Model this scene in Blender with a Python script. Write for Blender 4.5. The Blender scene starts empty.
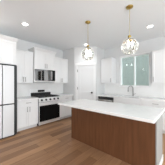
import bpy, bmesh, math, random
from mathutils import Vector, Matrix
random.seed(4)
sc = bpy.context.scene
PI = math.pi

# ------------------------------------------------------------------ camera
cam_data = bpy.data.cameras.new('camera')
cam = bpy.data.objects.new('camera', cam_data)
sc.collection.objects.link(cam)
YAW = math.atan(105.5 / 117)
cam.location = (0, 0, 1.36)
cam.rotation_euler = (PI / 2, 0, YAW)
cam_data.sensor_width = 36
cam_data.lens = 36 * 117 / 165
cam_data.shift_y = 1.0 / 165
cam_data.clip_start = 0.02
sc.camera = cam

# ------------------------------------------------------------------ world, lights, exposure
world = bpy.data.worlds.new('world')
sc.world = world
world.use_nodes = True
wn = world.node_tree.nodes['Background']
wn.inputs[0].default_value = (0.90, 0.955, 1.0, 1)
wn.inputs[1].default_value = 4.0


def area(name, loc, rot, sx, sy, power, col=(1, 1, 1)):
    d = bpy.data.lights.new(name, 'AREA')
    d.shape = 'RECTANGLE'; d.size = sx; d.size_y = sy; d.energy = power; d.color = col
    o = bpy.data.objects.new(name, d); sc.collection.objects.link(o)
    o.location = loc; o.rotation_euler = rot
    return o


# added fill lamps, right and behind the camera, tilted up to brighten the ceiling
area('fill_right', (3.15, 0.0, 1.35), (0, PI / 2 + .5, 0), 2.3, 4.6, 85, (0.95, 0.97, 1.0))
area('fill_rear', (0.0, -6.8, 1.35), (PI / 2 + .5, 0, 0), 2.3, 2.3, 10, (0.95, 0.97, 1.0))

vs = sc.view_settings
vs.view_transform = 'Standard'
vs.look = 'None'
vs.gamma = 1
vs.use_curve_mapping = False
vs.exposure = 0.36


# ------------------------------------------------------------------ materials
def mat(name, col, rough=0.5, metal=0.0, bump=0.0, bscale=40, var=0.0, vscale=8, stretch=(1, 1, 1), coat=0.0, spec=0.5):
    m = bpy.data.materials.new(name); m.use_nodes = True
    nt = m.node_tree; b = nt.nodes['Principled BSDF']
    b.inputs['Base Color'].default_value = (*col, 1)
    b.inputs['Roughness'].default_value = rough
    b.inputs['Metallic'].default_value = metal
    b.inputs['Coat Weight'].default_value = coat
    b.inputs['Specular IOR Level'].default_value = spec
    tc = nt.nodes.new('ShaderNodeTexCoord'); mp = nt.nodes.new('ShaderNodeMapping')
    mp.inputs['Scale'].default_value = stretch
    nt.links.new(tc.outputs['Object'], mp.inputs['Vector'])
    n = nt.nodes.new('ShaderNodeTexNoise'); n.inputs['Scale'].default_value = vscale; n.inputs['Detail'].default_value = 4
    nt.links.new(mp.outputs[0], n.inputs['Vector'])
    r = nt.nodes.new('ShaderNodeValToRGB')
    r.color_ramp.elements[0].position = 0.3; r.color_ramp.elements[1].position = 0.7
    r.color_ramp.elements[0].color = (*[c * (1 - var) for c in col], 1)
    r.color_ramp.elements[1].color = (*[min(1, c * (1 + var)) for c in col], 1)
    nt.links.new(n.outputs['Fac'], r.inputs['Fac'])
    nt.links.new(r.outputs['Color'], b.inputs['Base Color'])
    if bump:
        n2 = nt.nodes.new('ShaderNodeTexNoise'); n2.inputs['Scale'].default_value = bscale
        nt.links.new(mp.outputs[0], n2.inputs['Vector'])
        bp = nt.nodes.new('ShaderNodeBump'); bp.inputs['Strength'].default_value = bump; bp.inputs['Distance'].default_value = 0.002
        nt.links.new(n2.outputs['Fac'], bp.inputs['Height']); nt.links.new(bp.outputs[0], b.inputs['Normal'])
    return m


def emis(name, col, s):
    m = bpy.data.materials.new(name); m.use_nodes = True
    nt = m.node_tree; b = nt.nodes['Principled BSDF']
    b.inputs['Base Color'].default_value = (*col, 1)
    b.inputs['Emission Color'].default_value = (*col, 1)
    b.inputs['Emission Strength'].default_value = s
    return m


def glass_mat(name, tint, gloss_rough, facing_min):
    m = bpy.data.materials.new(name); m.use_nodes = True
    nt = m.node_tree; nt.nodes.clear()
    out = nt.nodes.new('ShaderNodeOutputMaterial')
    tr = nt.nodes.new('ShaderNodeBsdfTransparent'); tr.inputs[0].default_value = (*tint, 1)
    gl = nt.nodes.new('ShaderNodeBsdfGlossy'); gl.inputs['Roughness'].default_value = gloss_rough
    fr = nt.nodes.new('ShaderNodeFresnel'); fr.inputs['IOR'].default_value = 1.5
    ad = nt.nodes.new('ShaderNodeMath'); ad.operation = 'ADD'; ad.inputs[1].default_value = facing_min; ad.use_clamp = True
    mx = nt.nodes.new('ShaderNodeMixShader')
    nt.links.new(fr.outputs[0], ad.inputs[0]); nt.links.new(ad.outputs[0], mx.inputs[0])
    nt.links.new(tr.outputs[0], mx.inputs[1]); nt.links.new(gl.outputs[0], mx.inputs[2])
    nt.links.new(mx.outputs[0], out.inputs[0])
    return m


def quartz(name):
    m = mat(name, (0.86, 0.86, 0.85), 0.10, var=0.0)
    nt = m.node_tree; b = nt.nodes['Principled BSDF']
    tc = nt.nodes['Texture Coordinate']
    n = nt.nodes.new('ShaderNodeTexNoise'); n.inputs['Scale'].default_value = 2.2; n.inputs['Detail'].default_value = 8
    n.inputs['Distortion'].default_value = 1.2
    nt.links.new(tc.outputs['Object'], n.inputs['Vector'])
    r = nt.nodes.new('ShaderNodeValToRGB'); e = r.color_ramp.elements
    e[0].position = 0.44; e[0].color = (0.88, 0.88, 0.87, 1)
    e[1].position = 0.56; e[1].color = (0.88, 0.88, 0.87, 1)
    k = e.new(0.5); k.color = (0.84, 0.84, 0.84, 1)
    nt.links.new(n.outputs['Fac'], r.inputs['Fac'])
    nt.links.new(r.outputs['Color'], b.inputs['Base Color'])
    return m


def floor_mat():
    m = bpy.data.materials.new('oak_planks'); m.use_nodes = True
    nt = m.node_tree; b = nt.nodes['Principled BSDF']; L = nt.links.new
    tc = nt.nodes.new('ShaderNodeTexCoord')
    mp = nt.nodes.new('ShaderNodeMapping'); mp.inputs['Rotation'].default_value = (0, 0, PI / 2)
    L(tc.outputs['Object'], mp.inputs['Vector'])
    br = nt.nodes.new('ShaderNodeTexBrick')
    br.offset = 0.37
    br.inputs['Scale'].default_value = 1.0
    br.inputs['Brick Width'].default_value = 1.25
    br.inputs['Row Height'].default_value = 0.17
    br.inputs['Mortar Size'].default_value = 0.0022
    br.inputs['Color1'].default_value = (0, 0, 0, 1); br.inputs['Color2'].default_value = (1, 1, 1, 1)
    br.inputs['Mortar'].default_value = (0.5, 0.5, 0.5, 1)
    L(mp.outputs[0], br.inputs['Vector'])
    mp2 = nt.nodes.new('ShaderNodeMapping'); mp2.inputs['Scale'].default_value = (14, 1.2, 1)
    L(tc.outputs['Object'], mp2.inputs['Vector'])
    n = nt.nodes.new('ShaderNodeTexNoise'); n.inputs['Scale'].default_value = 2.2; n.inputs['Detail'].default_value = 6
    L(mp2.outputs[0], n.inputs['Vector'])
    mx = nt.nodes.new('ShaderNodeMix'); mx.data_type = 'FLOAT'; mx.inputs[0].default_value = 0.45
    L(br.outputs['Color'], mx.inputs[2]); L(n.outputs['Fac'], mx.inputs[3])
    r = nt.nodes.new('ShaderNodeValToRGB'); e = r.color_ramp.elements
    e[0].position = 0.1; e[0].color = (0.165, 0.077, 0.036, 1)
    e[1].position = 0.85; e[1].color = (0.50, 0.285, 0.15, 1)
    k = e.new(0.5); k.color = (0.29, 0.155, 0.08, 1)
    L(mx.outputs[0], r.inputs['Fac'])
    m2 = nt.nodes.new('ShaderNodeMix'); m2.data_type = 'RGBA'; m2.blend_type = 'MULTIPLY'
    m2.inputs[7].default_value = (0.5, 0.45, 0.4, 1)
    L(br.outputs['Fac'], m2.inputs[0]); L(r.outputs['Color'], m2.inputs[6])
    L(m2.outputs[2], b.inputs['Base Color'])
    b.inputs['Roughness'].default_value = 0.4; b.inputs['Specular IOR Level'].default_value = 0.3
    return m


def walnut_mat():
    m = bpy.data.materials.new('walnut_panel'); m.use_nodes = True
    nt = m.node_tree; b = nt.nodes['Principled BSDF']; L = nt.links.new
    tc = nt.nodes.new('ShaderNodeTexCoord')
    mp = nt.nodes.new('ShaderNodeMapping'); mp.inputs['Scale'].default_value = (9, 9, 0.8)
    L(tc.outputs['Object'], mp.inputs['Vector'])
    n = nt.nodes.new('ShaderNodeTexNoise'); n.inputs['Scale'].default_value = 2.0; n.inputs['Detail'].default_value = 6
    L(mp.outputs[0], n.inputs['Vector'])
    r = nt.nodes.new('ShaderNodeValToRGB'); e = r.color_ramp.elements
    e[0].position = 0.3; e[0].color = (0.115, 0.046, 0.018, 1)
    e[1].position = 0.7; e[1].color = (0.165, 0.069, 0.030, 1)
    L(n.outputs['Fac'], r.inputs['Fac']); L(r.outputs['Color'], b.inputs['Base Color'])
    b.inputs['Roughness'].default_value = 0.5; b.inputs['Specular IOR Level'].default_value = 0.25
    return m


M = dict(
    wall=mat('wall_paint', (0.68, 0.685, 0.68), 0.8, bump=0.15, bscale=160),
    ceil=mat('ceiling_paint', (0.89, 0.92, 0.94), 0.9, bump=0.2, bscale=120),
    trim=mat('trim_paint', (0.88, 0.88, 0.875), 0.45),
    cab=mat('cabinet_lacquer', (0.80, 0.80, 0.795), 0.38),
    endshade=mat('end_panel_shade', (0.34, 0.335, 0.325), 0.5),  # shade on the island's right end, put into the colour
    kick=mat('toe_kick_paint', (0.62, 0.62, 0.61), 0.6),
    quartz=quartz('white_quartz'),
    splash=mat('backsplash_quartz', (0.83, 0.825, 0.81), 0.2, var=0.03, vscale=3),
    floor=floor_mat(),
    walnut=walnut_mat(),
    steel=mat('stainless', (0.86, 0.86, 0.86), 0.35, 0.75, var=0.04, vscale=30, stretch=(1, 1, 40)),
    fsteel=mat('fridge_steel', (0.70, 0.705, 0.71), 0.5, 0.3, var=0.03, vscale=30, stretch=(40, 1, 1)),
    nickel=mat('brushed_nickel', (0.30, 0.29, 0.275), 0.35, 1.0),
    dark=mat('dark_case', (0.02, 0.02, 0.021), 0.45),
    blackglass=mat('black_glass', (0.006, 0.006, 0.006), 0.06, spec=0.1),
    mirrorglass=mat('mirrored_black_glass', (0.012, 0.012, 0.013), 0.04, 0, spec=1.0),
    iron=mat('cast_iron', (0.015, 0.015, 0.016), 0.5, bump=0.3),
    gold=mat('brushed_brass', (0.46, 0.33, 0.10), 0.3, 1.0),
    chain=mat('satin_brass_chain', (0.62, 0.57, 0.44), 0.4, 1.0),
    lead=mat('shade_frame', (0.85, 0.84, 0.80), 0.5, 0.1),
    shade=glass_mat('shade_glass', (0.97, 0.98, 0.97), 0.0, 0.0),
    pane=glass_mat('window_glass', (0.90, 0.95, 0.94), 0.01, 0.0),
    bulb=emis('bulb_glow', (1.0, 0.97, 0.92), 7),
    globe=emis('globe_glow', (1.0, 0.98, 0.95), 12),
    can=emis('can_glow', (1.0, 0.98, 0.95), 6),
    display=mat('display_glass', (0.01, 0.01, 0.012), 0.1),
    bronze=mat('dark_bronze', (0.03, 0.027, 0.025), 0.4, 0.3),
    siding=mat('siding_paint', (0.125, 0.132, 0.122), 0.7, var=0.06, vscale=1.2),
    grass=mat('lawn', (0.12, 0.2, 0.09), 0.9, var=0.3, vscale=14),
    sinkm=mat('sink_steel', (0.5, 0.5, 0.5), 0.3, 1.0),
)

M['mirrorglass'].node_tree.nodes['Principled BSDF'].inputs['IOR'].default_value = 2.3


# ------------------------------------------------------------------ helpers
class MB:
    def __init__(s): s.bm = bmesh.new()

    def box(s, x0, x1, y0, y1, z0, z1, bev=0.0):
        x0, x1 = sorted((x0, x1)); y0, y1 = sorted((y0, y1)); z0, z1 = sorted((z0, z1))
        r = bmesh.ops.create_cube(s.bm, size=1.0)
        vs_ = r['verts']
        for v in vs_:
            v.co = Vector(((x0 + x1) / 2 + v.co.x * (x1 - x0), (y0 + y1) / 2 + v.co.y * (y1 - y0), (z0 + z1) / 2 + v.co.z * (z1 - z0)))
        if bev:
            es = list({e for v in vs_ for e in v.link_edges})
            bmesh.ops.bevel(s.bm, geom=es, offset=min(bev, (x1 - x0) * .45, (y1 - y0) * .45, (z1 - z0) * .45), segments=2, affect='EDGES', profile=0.5)
        return s

    def tube(s, pts, r, n=10, caps=True):
        pts = [Vector(p) for p in pts]; rings = []
        rr = r if isinstance(r, (list, tuple)) else [r] * len(pts)
        up = None
        for i, p in enumerate(pts):
            t = (pts[min(i + 1, len(pts) - 1)] - pts[max(i - 1, 0)]).normalized()
            if up is None:
                up = Vector((0, 0, 1)) if abs(t.z) < 0.9 else Vector((1, 0, 0))
            a = (up - t * up.dot(t)).normalized(); b = t.cross(a); up = a
            rings.append([s.bm.verts.new(p + (a * math.cos(2 * PI * k / n) + b * math.sin(2 * PI * k / n)) * rr[i]) for k in range(n)])
        for i in range(len(rings) - 1):
            for k in range(n):
                f = s.bm.faces.new((rings[i][k], rings[i][(k + 1) % n], rings[i + 1][(k + 1) % n], rings[i + 1][k])); f.smooth = True
        if caps:
            s.bm.faces.new(rings[0][::-1]); s.bm.faces.new(rings[-1])
        return s

    def lathe(s, cx, cy, prof, n=28):
        rings = []
        for r, z in prof:
            rings.append([s.bm.verts.new((cx + max(r, 1e-4) * math.cos(2 * PI * k / n), cy + max(r, 1e-4) * math.sin(2 * PI * k / n), z)) for k in range(n)])
        for i in range(len(rings) - 1):
            for k in range(n):
                f = s.bm.faces.new((rings[i][k], rings[i][(k + 1) % n], rings[i + 1][(k + 1) % n], rings[i + 1][k])); f.smooth = True
        return s

    def prism(s, poly, z0, z1):
        a = [s.bm.verts.new((x, y, z0)) for x, y in poly]; b = [s.bm.verts.new((x, y, z1)) for x, y in poly]
        n = len(poly)
        s.bm.faces.new(a[::-1]); s.bm.faces.new(b)
        for i in range(n): s.bm.faces.new((a[i], a[(i + 1) % n], b[(i + 1) % n], b[i]))
        return s

    def xprism(s, poly, x0, x1):           # profile in the y-z plane swept along x
        a = [s.bm.verts.new((x0, y, z)) for y, z in poly]; b = [s.bm.verts.new((x1, y, z)) for y, z in poly]
        n = len(poly)
        s.bm.faces.new(a); s.bm.faces.new(b[::-1])
        for i in range(n): s.bm.faces.new((a[i], b[i], b[(i + 1) % n], a[(i + 1) % n]))
        return s

    def build(s, name, m, parent=None):
        bmesh.ops.recalc_face_normals(s.bm, faces=s.bm.faces)
        me = bpy.data.meshes.new(name); s.bm.to_mesh(me); s.bm.free()
        me.materials.append(M[m] if isinstance(m, str) else m)
        o = bpy.data.objects.new(name, me); sc.collection.objects.link(o)
        if parent: o.parent = parent
        return o


def thing(name, label, cat, loc=(0, 0, 0), rz=0, group=None):
    o = bpy.data.objects.new(name, None); sc.collection.objects.link(o)
    o.empty_display_size = 0.1
    o.location = loc; o.rotation_euler = (0, 0, rz)
    o['label'] = label; o['category'] = cat
    if group: o['group'] = group
    return o


def tag(o, label, cat, group=None):
    o['label'] = label; o['category'] = cat
    if group: o['group'] = group
    return o


def struct(o, label=None, cat=None):
    o['kind'] = 'structure'
    if label: o['label'] = label
    if cat: o['category'] = cat
    return o


def copy_thing(o, loc, label, parent=None):
    c = o.copy(); sc.collection.objects.link(c)
    if parent: c.parent = parent
    else: c.location = loc; c['label'] = label
    for ch in [q for q in bpy.data.objects if q.parent == o]:
        copy_thing(ch, None, None, c)
    return c


LEFT = PI / 2
XW, YB, ZC = -4.14, 4.39, 2.82          # left wall, sink wall, ceiling

# ------------------------------------------------------------------ the setting
struct(MB().box(XW, 3.3, -7, YB, -0.1, 0).build('floor', 'floor'), 'light brown oak plank floor', 'floor')
struct(MB().box(XW - .15, 3.3, -7, YB + .15, ZC, ZC + .15).build('ceiling', 'ceil'), 'smooth pale ceiling', 'ceiling')
struct(MB().box(XW - .12, XW, -7, YB + .15, 0, ZC).build('wall_left', 'wall'), 'grey white wall behind the range', 'wall')
WX0, WX1, WZ0, WZ1 = -1.955, -0.955, 1.265, 2.375      # window opening
w = MB()
w.box(XW, WX0, YB, YB + .15, 0, ZC); w.box(WX1, .08, YB, YB + .15, 0, ZC); w.box(1.32, 3.3, YB, YB + .15, 0, ZC); w.box(.08, 1.32, YB, YB + .15, 2.38, ZC)
w.box(WX0, WX1, YB, YB + .15, 0, WZ0); w.box(WX0, WX1, YB, YB + .15, WZ1, ZC)
struct(w.build('wall_back', 'wall'), 'grey white wall with the sink window', 'wall')

# corner pantry: short side wall, angled wall with the door, short side wall by the sink run
PA = Vector((-3.42, 3.30)); PB = Vector((-2.665, 3.815))
T = (PB - PA).normalized(); N = Vector((T.y, -T.x)); PL = (PB - PA).length
ang = math.atan2(T.y, T.x)
DS0, DS1, DZ = 0.125, 0.785, 2.10
p = MB()
p.box(XW, PA.x, 3.30, 3.40, 0, ZC)
p.box(PB.x - .10, PB.x, PB.y, YB, 0, ZC)


def diag(mb, s0, s1, n0, n1, z0, z1):
    q = [PA + T * s0 + N * n0, PA + T * s1 + N * n0, PA + T * s1 + N * n1, PA + T * s0 + N * n1]
    mb.prism([(v.x, v.y) for v in q], z0, z1)


diag(p, 0, DS0, -.10, 0, 0, ZC); diag(p, DS1, PL, -.10, 0, 0, ZC); diag(p, DS0, DS1, -.10, 0, DZ, ZC)
struct(p.build('wall_pantry', 'wall'), 'angled corner pantry wall', 'wall')

bb = MB(); diag(bb, 0, DS0 - .07, .0, .014, 0, .13); diag(bb, DS1 + .07, PL, .0, .014, 0, .13)
struct(bb.build('baseboard_pantry', 'trim'))
bb = MB().box(XW, XW + .014, -7, .0, 0, .13)
struct(bb.build('baseboard_left', 'trim'))

# pantry door in local coordinates: x along the wall, -y towards the room
door = thing('door_1', 'white two panel pantry door in the angled corner wall', 'door', (PA.x, PA.y, 0), ang)
del door['category']; door['kind'] = 'structure'
c = MB()
for a, b in ((DS0 - .075, DS0), (DS1, DS1 + .075)): c.box(a, b, -.018, .0, 0, DZ, .003)
c.box(DS0 - .085, DS1 + .085, -.022, .0, DZ, DZ + .085, .004)
c.box(DS0, DS0 + .012, 0, .1, 0, DZ); c.box(DS1 - .012, DS1, 0, .1, 0, DZ); c.box(DS0, DS1, 0, .1, DZ - .012, DZ)
c.build('door_casing', 'trim', door)
c = MB(); a, b = DS0 + .015, DS1 - .015
c.box(a, b, .022, .045, .012, DZ - .015)
st = .105
c.box(a, a + st, .002, .022, .012, DZ - .015, .004); c.box(b - st, b, .002, .022, .012, DZ - .015, .004)
for z0, z1 in ((.012, .22), (.93, 1.04), (DZ - .13, DZ - .015)): c.box(a + st, b - st, .002, .022, z0, z1, .004)
slab = c.build('door_slab', 'cab', door)
for z in (.30, 1.12, 1.82):
    hb = MB().box(DS0 - .004, DS0 + .022, -.024, .0015, z, z + .10, .002); hb.build('hinge', 'nickel', door)
k = MB(); kx = b - .06
k.tube([(kx, .002, 1.0), (kx, -.008, 1.0)], .032, 20); k.tube([(kx, -.008, 1.0), (kx, -.05, 1.0)], .012, 12)
k.tube([(kx, -.035, 1.0), (kx, -.045, 1.0), (kx, -.06, 1.0), (kx, -.072, 1.0)], [.02, .034, .036, .022], 20)
k.build('door_knob', 'bronze', door)

# window in the sink wall
win = thing('window_1', 'white framed two light window above the sink', 'window', (0, YB, 0))
del win['category']; win['kind'] = 'structure'
c = MB()
for x0, x1 in ((WX0 - .035, WX0), (WX1, WX1 + .035)): c.box(x0, x1, -.016, .0, WZ0 - .03, WZ1 + .035, .003)
c.box(WX0, WX1, -.016, 0, WZ1, WZ1 + .035, .003); c.box(WX0 - .05, WX1 + .05, -.035, .0, WZ0 - .03, WZ0, .004)
c.build('window_casing', 'trim', win)
c = MB()
fw = .026; mx = -1.435
for x0, x1 in ((WX0, WX0 + fw), (WX1 - fw, WX1), (mx - .02, mx + .02)): c.box(x0, x1, .03, .09, WZ0, WZ1, .004)
for z0, z1 in ((WZ0, WZ0 + fw), (WZ1 - fw, WZ1)):
    c.box(WX0 + fw, mx - .02, .03, .09, z0, z1, .004); c.box(mx + .02, WX1 - fw, .03, .09, z0, z1, .004)
c.build('window_frame', 'trim', win)
for x0, x1 in ((WX0 + fw - .004, mx - .018), (mx + .018, WX1 - fw + .004)):
    MB().box(x0, x1, .058, .062, WZ0 + fw - .004, WZ1 - fw + .004).build('window_pane', 'pane', win)

# glazed garden door in the same wall, right of the picture; it mirrors in the microwave door
gd = thing('door_2', 'white double glazed garden door right of the sink run', 'door', (0, YB, 0))
del gd['category']; gd['kind'] = 'structure'
c = MB()
for x0, x1 in ((.08, .14), (.67, .73), (1.26, 1.32)): c.box(x0, x1, .03, .09, 0, 2.38, .004)
for x0, x1 in ((.14, .67), (.73, 1.26)):
    c.box(x0, x1, .03, .09, 0, .10, .004); c.box(x0, x1, .03, .09, 2.32, 2.38, .004)
c.build('door_frame', 'trim', gd)
for x0, x1 in ((.135, .675), (.725, 1.265)): MB().box(x0, x1, .058, .062, .095, 2.325).build('door_pane', 'pane', gd)

# outside
struct(MB().box(-14, 10, YB + .2, 16, -.5, -.35).build('ground', 'grass'))
c = MB()
z = -.35; nb = 0
while z < 5.2:
    c.xprism([(9.0, z), (8.97, z), (8.985, z + .2), (9.0, z + .2)], -12, -1.0); z += .2
siding_ = thing('neighbouring_house', 'blue green clapboard house wall seen through the window', 'house', (0, 0, 0))
c.build('siding', 'siding', siding_)
MB().box(-12, -1.0, 9.0, 11.5, -.35, 5.25).build('house_body', 'siding', siding_)
MB().xprism([(8.7, 5.2), (10.25, 6.4), (11.8, 5.2)], -12.3, -.7).build('roof', 'iron', siding_)

# unseen right and rear walls, with openings added and sized for the light
c = MB(); c.box(3.18, 3.3, -7, -2.4, 0, ZC); c.box(3.18, 3.3, 2.4, YB, 0, ZC); c.box(3.18, 3.3, -2.4, 2.4, 2.5, ZC)
struct(c.build('wall_right', 'wall'), 'unseen wall with wide opening added for light', 'wall')
c = MB(); c.box(XW, -1.2, -7.12, -7, 0, ZC); c.box(1.2, 3.3, -7.12, -7, 0, ZC); c.box(-1.2, 1.2, -7.12, -7, 2.5, ZC)
struct(c.build('wall_rear', 'wall'), 'unseen wall behind the camera with wide opening added for light', 'wall')


# ------------------------------------------------------------------ cabinet builder
def shaker(mb, x0, x1, z0, z1, y=0.0, rail=.058, th=.02):
    """five piece door or drawer front, outer face at y, back at y+th"""
    mb.box(x0, x1, y + .012, y + th, z0, z1)
    mb.box(x0, x0 + rail, y, y + .012, z0, z1, .002); mb.box(x1 - rail, x1, y, y + .012, z0, z1, .002)
    mb.box(x0 + rail, x1 - rail, y, y + .012, z0, z0 + rail, .002); mb.box(x0 + rail, x1 - rail, y, y + .012, z1 - rail, z1, .002)


def pull(x, z, vert, parent, L=.15, y=0.0):
    m = MB()
    if vert:
        m.tube([(x, y - .03, z - L / 2), (x, y - .03, z + L / 2)], .0065, 10)
        for q in (-.35, .35): m.tube([(x, y + .001, z + q * L), (x, y - .03, z + q * L)], .0045, 8)
    else:
        m.tube([(x - L / 2, y - .03, z), (x + L / 2, y - .03, z)], .0065, 10)
        for q in (-.35, .35): m.tube([(x + q * L, y + .001, z), (x + q * L, y - .03, z)], .0045, 8)
    return m.build('handle', 'nickel', parent)


def door_(t, x0, x1, z0, z1, hx, hz, L=.15):
    m = MB(); shaker(m, x0, x1, z0, z1); d = m.build('door', 'cab', t)
    if hx is not None: pull(hx, hz, True, d, L)
    return d


def drawer_(t, x0, x1, z0, z1, handle=True, name='drawer'):
    m = MB(); m.box(x0, x1, 0, .02, z0, z1, .002); d = m.build(name, 'cab', t)
    if handle: pull((x0 + x1) / 2, (z0 + z1) / 2, False, d)
    return d


def base_cabinet(label, loc, rz, w_, d_, doors=2, drawer=True, drawer_handle=True, sink=False):
    t = thing('base_cabinet', label, 'cabinet', loc, rz)
    m = MB()
    if sink:
        m.box(0, .018, .021, d_, .10, .872); m.box(w_ - .018, w_, .021, d_, .10, .872)
        m.box(.018, w_ - .018, .021, d_, .10, .12); m.box(.018, w_ - .018, .021, .04, .12, .872)
    else:
        m.box(0, w_, .021, d_, .10, .872)
    m.build('body', 'cab', t)
    MB().box(0.001, w_ - .001, .075, .095, 0, .10).build('toe_kick', 'kick', t)
    g = .005
    top = .868
    if drawer:
        drawer_(t, g, w_ - g, .715, top, drawer_handle); top = .709
    if doors == 2:
        door_(t, g, w_ / 2 - g / 3, .105, top, w_ / 2 - .035, top - .11)
        door_(t, w_ / 2 + g / 3, w_ - g, .105, top, w_ / 2 + .035, top - .11)
    elif doors == 1:
        door_(t, g, w_ - g, .105, top, .05, top - .11)
    return t


def wall_cabinet(label, loc, rz, w_, d_, h_, doors=2, hand=0, crown=0, lip=.025):
    t = thing('wall_cabinet', label, 'cabinet', loc, rz)
    MB().box(0, w_, .021, d_, 0, h_).build('body', 'cab', t)
    g = .005
    if doors == 2:
        door_(t, g, w_ / 2 - g / 3, .003, h_ - .003, w_ / 2 - .035, .12)
        door_(t, w_ / 2 + g / 3, w_ - g, .003, h_ - .003, w_ / 2 + .035, .12)
    else:
        door_(t, g, w_ - g, .003, h_ - .003, .04 if hand else w_ - .04, .12)
    m = MB()
    if crown:
        e = .05
        pr = [(.0, h_), (-.012, h_ + .02), (-.02, h_ + .03), (-e + .008, h_ + crown - .025), (-e, h_ + crown - .018), (-e, h_ + crown), (.03, h_ + crown), (.03, h_)]
        m.xprism(pr, -.01, w_ + .01)
        for s in (-1, 1):
            x0 = 0 if s < 0 else w_
            a = [(x0, h_), (x0 + s * .012, h_ + .02), (x0 + s * .02, h_ + .03), (x0 + s * (e - .008), h_ + crown - .025), (x0 + s * e, h_ + crown - .018), (x0 + s * e, h_ + crown), (x0 - s * .02, h_ + crown), (x0 - s * .02, h_)]
            va = [m.bm.verts.new((x, -e if x != x0 - s * .02 else -e, z)) for x, z in a]
            vb = [m.bm.verts.new((x, d_, z)) for x, z in a]
            # mitre the front end so the moulding wraps the corner
            for v, (x, z) in zip(va, a):
                v.co.y = -abs(x - x0) if (x - x0) * s > 0 else 0.0
            n = len(a)
            m.bm.faces.new(va); m.bm.faces.new(vb[::-1])
            for i in range(n): m.bm.faces.new((va[i], vb[i], vb[(i + 1) % n], va[(i + 1) % n]))
        m.box(0, w_, 0, d_, h_ + crown - .02, h_ + crown - .001)
        m.build('crown_moulding', 'cab', t)
    elif lip:
        m.box(0, w_, -.012, d_, h_, h_ + lip, .003)
        m.build('top_trim', 'cab', t)
    return t


# ---- left run (front towards +X)
D_B = .62
base_cabinet('white base cabinet between the refrigerator and the range', (-3.50, 1.19, 0), LEFT, .61, D_B)
base_cabinet('white base cabinet between the range and the pantry wall', (-3.50, 2.63, 0), LEFT, .655, D_B)
tag(MB().box(-4.125, -3.475, 1.19, 1.80, .874, .914, .003).build('countertop', 'quartz'), 'white quartz countertop between refrigerator and range', 'countertop')
tag(MB().box(-4.125, -3.475, 2.632, 3.288, .874, .914, .003).build('countertop', 'quartz'), 'white quartz countertop between range and pantry wall', 'countertop')
tag(MB().box(XW + .0005, -4.127, 1.19, 3.298, .874, 1.37).build('backsplash', 'splash'), 'pale quartz backsplash on the wall behind the range', 'backsplash')
wall_cabinet('white wall cabinet between the refrigerator cabinet and the microwave', (-3.80, 1.20, 1.37), LEFT, .585, .34, .99)
wall_cabinet('white wall cabinet right of the microwave beside the pantry wall', (-3.80, 2.60, 1.37), LEFT, .685, .34, .99)
wall_cabinet('raised short white cabinet with crown moulding above the microwave', (-3.72, 1.795, 1.845), LEFT, .795, .42, .615, crown=.085)
wall_cabinet('deep white cabinet with crown moulding above the refrigerator', (-3.52, .30, 1.86), LEFT, .88, .62, .64, crown=.09)
tag(MB().box(-4.13, -3.50, 1.155, 1.183, 0, 1.858, .002).build('side_panel', 'cab'), 'tall white panel at the right side of the refrigerator', 'panel')

# ---- refrigerator
fr = thing('refrigerator', 'stainless steel four door refrigerator under the deep white cabinet', 'refrigerator', (-3.30, .345, 0), LEFT)
MB().box(.0, .785, .062, .80, .03, 1.848, .005).build('case', 'dark', fr)  # dark front raised to stand for the shade in the gap above the doors
MB().box(.02, .755, .08, .70, 0, .032).build('base_grille', 'dark', fr)
SX = .452
for z0, z1 in ((.05, .828), (.855, 1.805)):
    for x0, x1, sgn in ((.004, SX - .007, -1), (SX + .007, .708, 1)):
        d = MB().box(x0, x1, 0, .06, z0, z1, .008).build('door', 'fsteel', fr)
        hz0, hz1 = (.825, .83) if z0 < .5 else (.852, .858)
        MB().box(x0 + .01, x1 - .01, .004, .058, hz0 + .003, hz1 + .006 if z0 < .5 else hz1).build('grip_recess', 'dark', d)
MB().box(.712, .785, .03, .0615, .05, 1.82, .004).build('gap_shade', 'dark', fr)  # dark strip standing for the shaded gap beside the doors

# ---- gas range
rg = thing('gas_range', 'stainless steel gas range with black oven door between the base cabinets', 'stove', (-3.475, 1.812, 0), LEFT)
W = .806
MB().box(0, W, .035, .650, .035, .895).build('body', 'dark', rg)
for x in (.04, W - .04):
    for y in (.08, .60): MB().tube([(x, y, 0), (x, y, .036)], .018, 12).build('foot', 'dark', rg)
MB().box(0.002, W - .002, -.006, .034, .035, .125, .006).build('storage_drawer', 'steel', rg)
dr = MB().box(.002, W - .002, -.008, .034, .135, .745, .006).build('oven_door', 'steel', rg)
MB().box(.015, W - .015, -.012, -.0075, .14, .645, .002).build('oven_window', 'blackglass', dr)
h_ = MB(); h_.tube([(.04, -.06, .695), (W - .04, -.06, .695)], .013, 14)
for x in (.07, W - .07): h_.tube([(x, -.006, .695), (x, -.06, .695)], .010, 10)
h_.build('handle', 'steel', dr)
cp = MB().xprism([(-.012, .757), (-.012, .80), (.012, .895), (.05, .895), (.05, .757)], .001, W - .001).build('control_panel', 'steel', rg)
for i in range(5):
    x = .09 + i * (W - .18) / 4
    kb = MB(); kb.tube([(x, -.003, .828), (x, -.014, .826)], .034, 20); kb.tube([(x, -.012, .826), (x, -.042, .820)], [.028, .024], 20)
    kb.build('knob', 'nickel' if False else 'dark', cp)
ct = MB().box(.004, W - .004, .03, .60, .893, .905, .003).build('cooktop', 'iron', rg)
for gx in range(3):
    x0 = .02 + gx * (W - .04) / 3; x1 = x0 + (W - .04) / 3 - .008
    g = MB(); zt = .937
    for x in (x0, x1 - .014): g.box(x, x + .014, .05, .58, zt - .014, zt, .002)
    for y in (.05, .178, .305, .436, .566): g.box(x0, x1, y, y + .014, zt - .014, zt, .002)
    g.box((x0 + x1) / 2 - .007, (x0 + x1) / 2 + .007, .05, .58, zt - .014, zt, .002)
    for x in (x0 + .002, x1 - .014):
        for y in (.052, .566): g.box(x, x + .012, y, y + .012, .904, zt - .01)
    g.build('grate', 'iron', rg)
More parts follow.
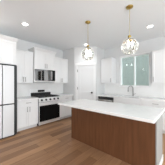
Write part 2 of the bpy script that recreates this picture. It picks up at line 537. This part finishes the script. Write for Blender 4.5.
for bx, by in ((.15, .17), (.15, .45), (W / 2, .31), (W - .15, .17), (W - .15, .45)):
    MB().lathe(bx, by, [(.0, .903), (.05, .903), (.05, .914), (.036, .916), (.036, .921), (0, .922)], 20).build('burner', 'iron', rg)
bg = MB().box(0, W, .60, .650, .893, 1.15, .006).build('backguard', 'steel', rg)
MB().box(.27, .54, .596, .6, 1.045, 1.125, .001).build('display', 'display', bg)
MB().box(.006, W - .006, .597, .6, .905, 1.03, .001).build('vent_strip', 'dark', bg)

# ---- microwave over the range
mw = thing('microwave', 'over the range microwave with black glass door above the stove', 'microwave', (-3.715, 1.80, 1.40), LEFT)
W = .785
MB().box(0, W, .03, .415, 0, .44, .003).build('case', 'steel', mw)
d = MB().box(.002, W - .15, -.004, .029, .055, .437, .004).build('door', 'mirrorglass', mw)
hd = MB(); hd.tube([(W - .175, -.045, .10), (W - .175, -.045, .40)], .011, 12)
for z in (.13, .37): hd.tube([(W - .175, -.003, z), (W - .175, -.045, z)], .008, 8)
hd.build('handle', 'steel', d)
MB().box(W - .148, W - .002, -.004, .029, .055, .437, .004).build('control_panel', 'display', mw)
MB().box(.002, W - .002, -.006, .029, .003, .053, .004).build('lower_trim', 'steel', mw)
g = MB()
for i in range(8): g.box(.05 + i * .085, .12 + i * .085, .10, .30, -.003, .0)
g.build('vent_grille', 'dark', mw)

# ---- sink run (front towards -Y)
YF = 3.77
dwt = thing('dishwasher', 'dark stainless dishwasher left of the sink', 'dishwasher', (-2.585, YF, 0))
MB().box(.003, .645, .03, .58, .08, .868).build('case', 'dark', dwt)
MB().box(.006, .642, .06, .075, 0, .08).build('toe_kick', 'dark', dwt)
dd = MB().box(.004, .644, -.004, .029, .10, .775, .005).build('door', 'nickel', dwt)
MB().box(.004, .644, -.002, .029, .80, .866, .003).build('control_strip', 'dark', dwt)
hh = MB().tube([(.05, -.04, .745), (.60, -.04, .745)], .010, 12)
for x in (.08, .57): hh.tube([(x, -.003, .745), (x, -.04, .745)], .007, 8)
hh.build('handle', 'steel', dd)
tag(MB().box(-2.663, -2.586, YF, YF + .6, 0, .872, .002).build('filler_panel', 'cab'), 'narrow white filler panel between pantry wall and dishwasher', 'panel')
base_cabinet('white double door cabinet under the kitchen sink', (-1.94, YF, 0), 0, .89, .60, drawer_handle=False, sink=True)
base_cabinet('white drawer cabinet just right of the sink cabinet', (-1.048, YF, 0), 0, .76, .60)

# countertop with a cut out for the sink
SX0, SX1, SY0, SY1 = -1.80, -1.17, 3.87, 4.24
c = MB(); Y0, Y1 = YF - .02, YB - .016
c.box(-2.662, SX0, Y0, Y1, .874, .914); c.box(SX1, -.27, Y0, Y1, .874, .914)
c.box(SX0, SX1, Y0, SY0, .874, .914); c.box(SX0, SX1, SY1, Y1, .874, .914)
tag(c.build('countertop', 'quartz'), 'long white quartz countertop along the window wall holding the sink', 'countertop')
sk = thing('sink', 'undermount stainless sink below the window', 'sink', ((SX0 + SX1) / 2, (SY0 + SY1) / 2, .68))
a, b = (SX1 - SX0) / 2, (SY1 - SY0) / 2
c = MB(); c.box(-a, a, -b, b, 0, .008)
for x0, x1, y0, y1 in ((-a - .006, -a, -b - .006, b + .006), (a, a + .006, -b - .006, b + .006), (-a, a, -b - .006, -b), (-a, a, b, b + .006)): c.box(x0, x1, y0, y1, 0, .193)
c.build('basin', 'sinkm', sk)
MB().lathe(0, 0, [(0, .011), (.03, .010), (.045, .013), (.045, .008)], 20).build('drain', 'nickel', sk)
fx, fy = -1.455, 4.30
fc = thing('faucet', 'tall gooseneck pull down faucet behind the sink', 'faucet', (fx, fy, .914))
MB().lathe(0, 0, [(0, 0), (.028, 0), (.028, .012), (.019, .02), (.017, .09), (.014, .10), (0, .10)], 20).build('base', 'nickel', fc)
pts = [(0, 0, .09), (0, 0, .26)]
ux, uy = -.55, -.83; rr = .10
for i in range(1, 13):
    t_ = PI * i / 12
    dx = rr * (1 - math.cos(t_)); pts.append((ux * dx, uy * dx, .26 + rr * math.sin(t_)))
MB().tube(pts, .015, 12).build('neck', 'nickel', fc)
q = pts[-1]
MB().tube([q, (q[0], q[1], q[2] - .04), (q[0], q[1], q[2] - .10)], [.014, .016, .018], 12).build('spray_head', 'nickel', fc)
MB().tube([(.015, 0, .065), (.045, 0, .07), (.10, -.01, .10)], [.011, .009, .006], 10).build('lever', 'nickel', fc)
# backsplash on the sink wall
c = MB(); ys = YB - .014
c.box(-2.664, WX0 - .052, ys, YB - .001, .874, 1.37); c.box(WX1 + .052, -.28, ys, YB - .001, .874, 1.37)
c.box(WX0 - .052, WX1 + .052, ys, YB - .001, .874, WZ0 - .032)
tag(c.build('backsplash', 'splash'), 'pale quartz backsplash under the window and cabinets', 'backsplash')

wall_cabinet('white wall cabinet between the pantry wall and the window', (-2.655, 4.05, 1.37), 0, .505, .335, .96, doors=1, hand=0)
wall_cabinet('white wall cabinet at the right side of the window', (-.81, 4.05, 1.37), 0, .46, .335, .96, doors=1, hand=1)

# ------------------------------------------------------------------ island
isl = thing('kitchen_island', 'walnut fronted kitchen island with white quartz top in the foreground', 'island', (0, 0, 0))
IX0, IX1 = -2.18, -.335
MB().box(IX0 + .02, IX1 - .02, 2.02, 2.47, 0, .872).build('body', 'cab', isl)
m_ = MB()
for i in range(1):
    m_.box(IX0, IX1 - .022, 2.00, 2.019, .0, .872, .001)
m_.build('front_panel', 'walnut', isl)
MB().box(IX0, IX0 + .019, 2.0195, 2.49, 0, .872, .001).build('end_panel', 'walnut', isl)['label'] = 'walnut end panel'
MB().box(IX1 - .019, IX1, 1.998, 2.49, 0, .872, .001).build('end_panel', 'endshade', isl)['label'] = 'end panel with its shade put into a grey colour'
MB().box(IX1 + .0005, IX1 + .012, 1.998, 2.49, 0, .11, .003).build('baseboard', 'cab', isl)
MB().box(IX0 - .06, IX1 + .035, 1.625, 2.535, .874, .914, .004).build('countertop', 'quartz', isl)
for i in range(3):      # doors and drawers on the working side
    x0 = IX0 + .03 + i * .598; x1 = x0 + .592
    b_ = MB(); b_.box(x0, x1, 2.471, 2.49, .71, .865, .002); dwr = b_.build('drawer', 'cab', isl)
    hb = MB(); hb.tube([(x0 + .22, 2.52, .79), (x0 + .37, 2.52, .79)], .0065, 8)
    for q in (.24, .35): hb.tube([(x0 + q, 2.489, .79), (x0 + q, 2.52, .79)], .0045, 8)
    hb.build('handle', 'nickel', dwr)
    b_ = MB(); b_.box(x0, x1, 2.471, 2.49, .10, .703, .002); dwr = b_.build('door', 'cab', isl)
    hb = MB(); hb.tube([(x0 + .05, 2.52, .50), (x0 + .05, 2.52, .65)], .0065, 8)
    for q in (.52, .63): hb.tube([(x0 + .05, 2.489, q), (x0 + .05, 2.52, q)], .0045, 8)
    hb.build('handle', 'nickel', dwr)


# ------------------------------------------------------------------ pendants
def pendant(label, x, y):
    t = thing('pendant_light', label, 'pendant light', (x, y, ZC), 0, 'pendants over the island')
    MB().lathe(0, 0, [(0, 0), (.062, 0), (.064, -.006), (.060, -.022), (.02, -.034), (.012, -.05), (0, -.05)], 28).build('canopy', 'gold', t)
    zt = -.05; zb = -.545
    ch = MB(); n = 24; L = (zt - zb) / n
    for i in range(n):
        zc = zt - (i + .5) * L; a = i % 2 * PI / 2
        pts = []
        for k in range(9):
            th = 2 * PI * k / 8; px = .0095 * math.cos(th); pz = (L * .66) * math.sin(th)
            pts.append((px * math.cos(a), px * math.sin(a), zc + pz))
        ch.tube(pts, .0036, 5, caps=False)
    c_ = ch.build('chain', 'chain', t)
    MB().lathe(0, 0, [(0, zb + .01), (.012, zb + .008), (.03, zb - .012), (.032, zb - .03), (.018, zb - .034), (.018, zb - .08), (.058, zb - .088), (.058, zb - .10), (0, zb - .10)], 20).build('socket', 'gold', t)
    zc = -.76; R = .155
    bm = bmesh.new(); bmesh.ops.create_icosphere(bm, subdivisions=1, radius=R)
    # turn the icosahedron family into a faceted lantern: truncate by beveling the vertices
    bmesh.ops.bevel(bm, geom=bm.verts[:], offset=.055, segments=1, affect='VERTICES')
    for v in bm.verts: v.co = v.co.normalized() * R + Vector((0, 0, zc))
    fr_ = MB()
    for e in bm.edges: fr_.tube([e.verts[0].co, e.verts[1].co], .0042, 5)
    g_ = MB(); g_.bm.free(); g_.bm = bm
    gl = g_.build('glass_shade', 'shade', t)
    fr_.build('shade_frame', 'lead', gl)
    for k in range(3):
        a = k * 2 * PI / 3 + .4; bx_, by_ = .046 * math.cos(a), .046 * math.sin(a)
        MB().lathe(bx_, by_, [(0, zb - .10), (.007, zb - .103), (.008, zb - .125), (.015, zb - .15), (.018, zb - .175), (.013, zb - .20), (.004, zb - .222), (0, zb - .224)], 14).build('bulb', 'bulb', t)
    return t


pendant('clear faceted glass pendant with brass canopy hung over the far left end of the island', -1.765, 2.15)
pendant('clear faceted glass pendant with brass canopy in front of the window', -.825, 2.25)


# ------------------------------------------------------------------ recessed ceiling lights
def can(label, x, y, power=15):
    t = thing('recessed_light', label, 'ceiling light', (x, y, ZC), 0, 'recessed ceiling lights')
    MB().lathe(0, 0, [(.062, -.001), (.084, -.001), (.082, -.007), (.064, -.010), (.062, -.001)], 32).build('trim_ring', 'trim', t)
    MB().lathe(0, 0, [(0, -.003), (.062, -.003), (.062, -.006), (0, -.0065)], 32).build('diffuser', 'can', t)
    ld = bpy.data.lights.new('can_light', 'SPOT'); ld.energy = power; ld.spot_size = 2.3; ld.spot_blend = .6; ld.shadow_soft_size = .07; ld.color = (.98, .99, 1.0)
    lo = bpy.data.objects.new('can_light', ld); sc.collection.objects.link(lo); lo.parent = t; lo.location = (0, 0, -.03)
    return t


can('round recessed light in the ceiling above the refrigerator side', -2.97, 1.19, 5)
can('round recessed light in the ceiling near the pantry door, behind the left pendant', -2.83, 3.34)
can('round recessed light in the ceiling right of the pendant that hangs before the window', -.72, 3.37, 6)
fl = thing('flush_light', 'two globe ceiling light beside the refrigerator, mirrored in the left window pane', 'ceiling light', (-3.175, .345, ZC))
fl.rotation_euler = (0, 0, math.atan2(-.25, .27))
MB().box(-.25, .25, -.04, .04, -.025, -.0005, .006).build('mounting_plate', 'nickel', fl)
for sx in (-.184, .184):
    st_ = MB().lathe(sx, 0, [(0, -.024), (.03, -.025), (.03, -.05), (0, -.05)], 20).build('lamp_holder', 'nickel', fl)
    MB().lathe(sx, 0, [(.065 * math.sin(PI * k / 10), -.112 + .065 * math.cos(PI * k / 10)) for k in range(11)], 20).build('globe', 'globe', st_)
can('unseen round recessed light added far behind the camera', -3.60, -6.3)  # added lamp, out of view
can('unseen round recessed light added in the ceiling above the right end of the island', .75, 1.5)  # added lamp out of view, for more overhead light
can('unseen round recessed light added in the ceiling behind the camera on the right', 1.3, -1.6)  # likewise added out of view to raise the overhead light
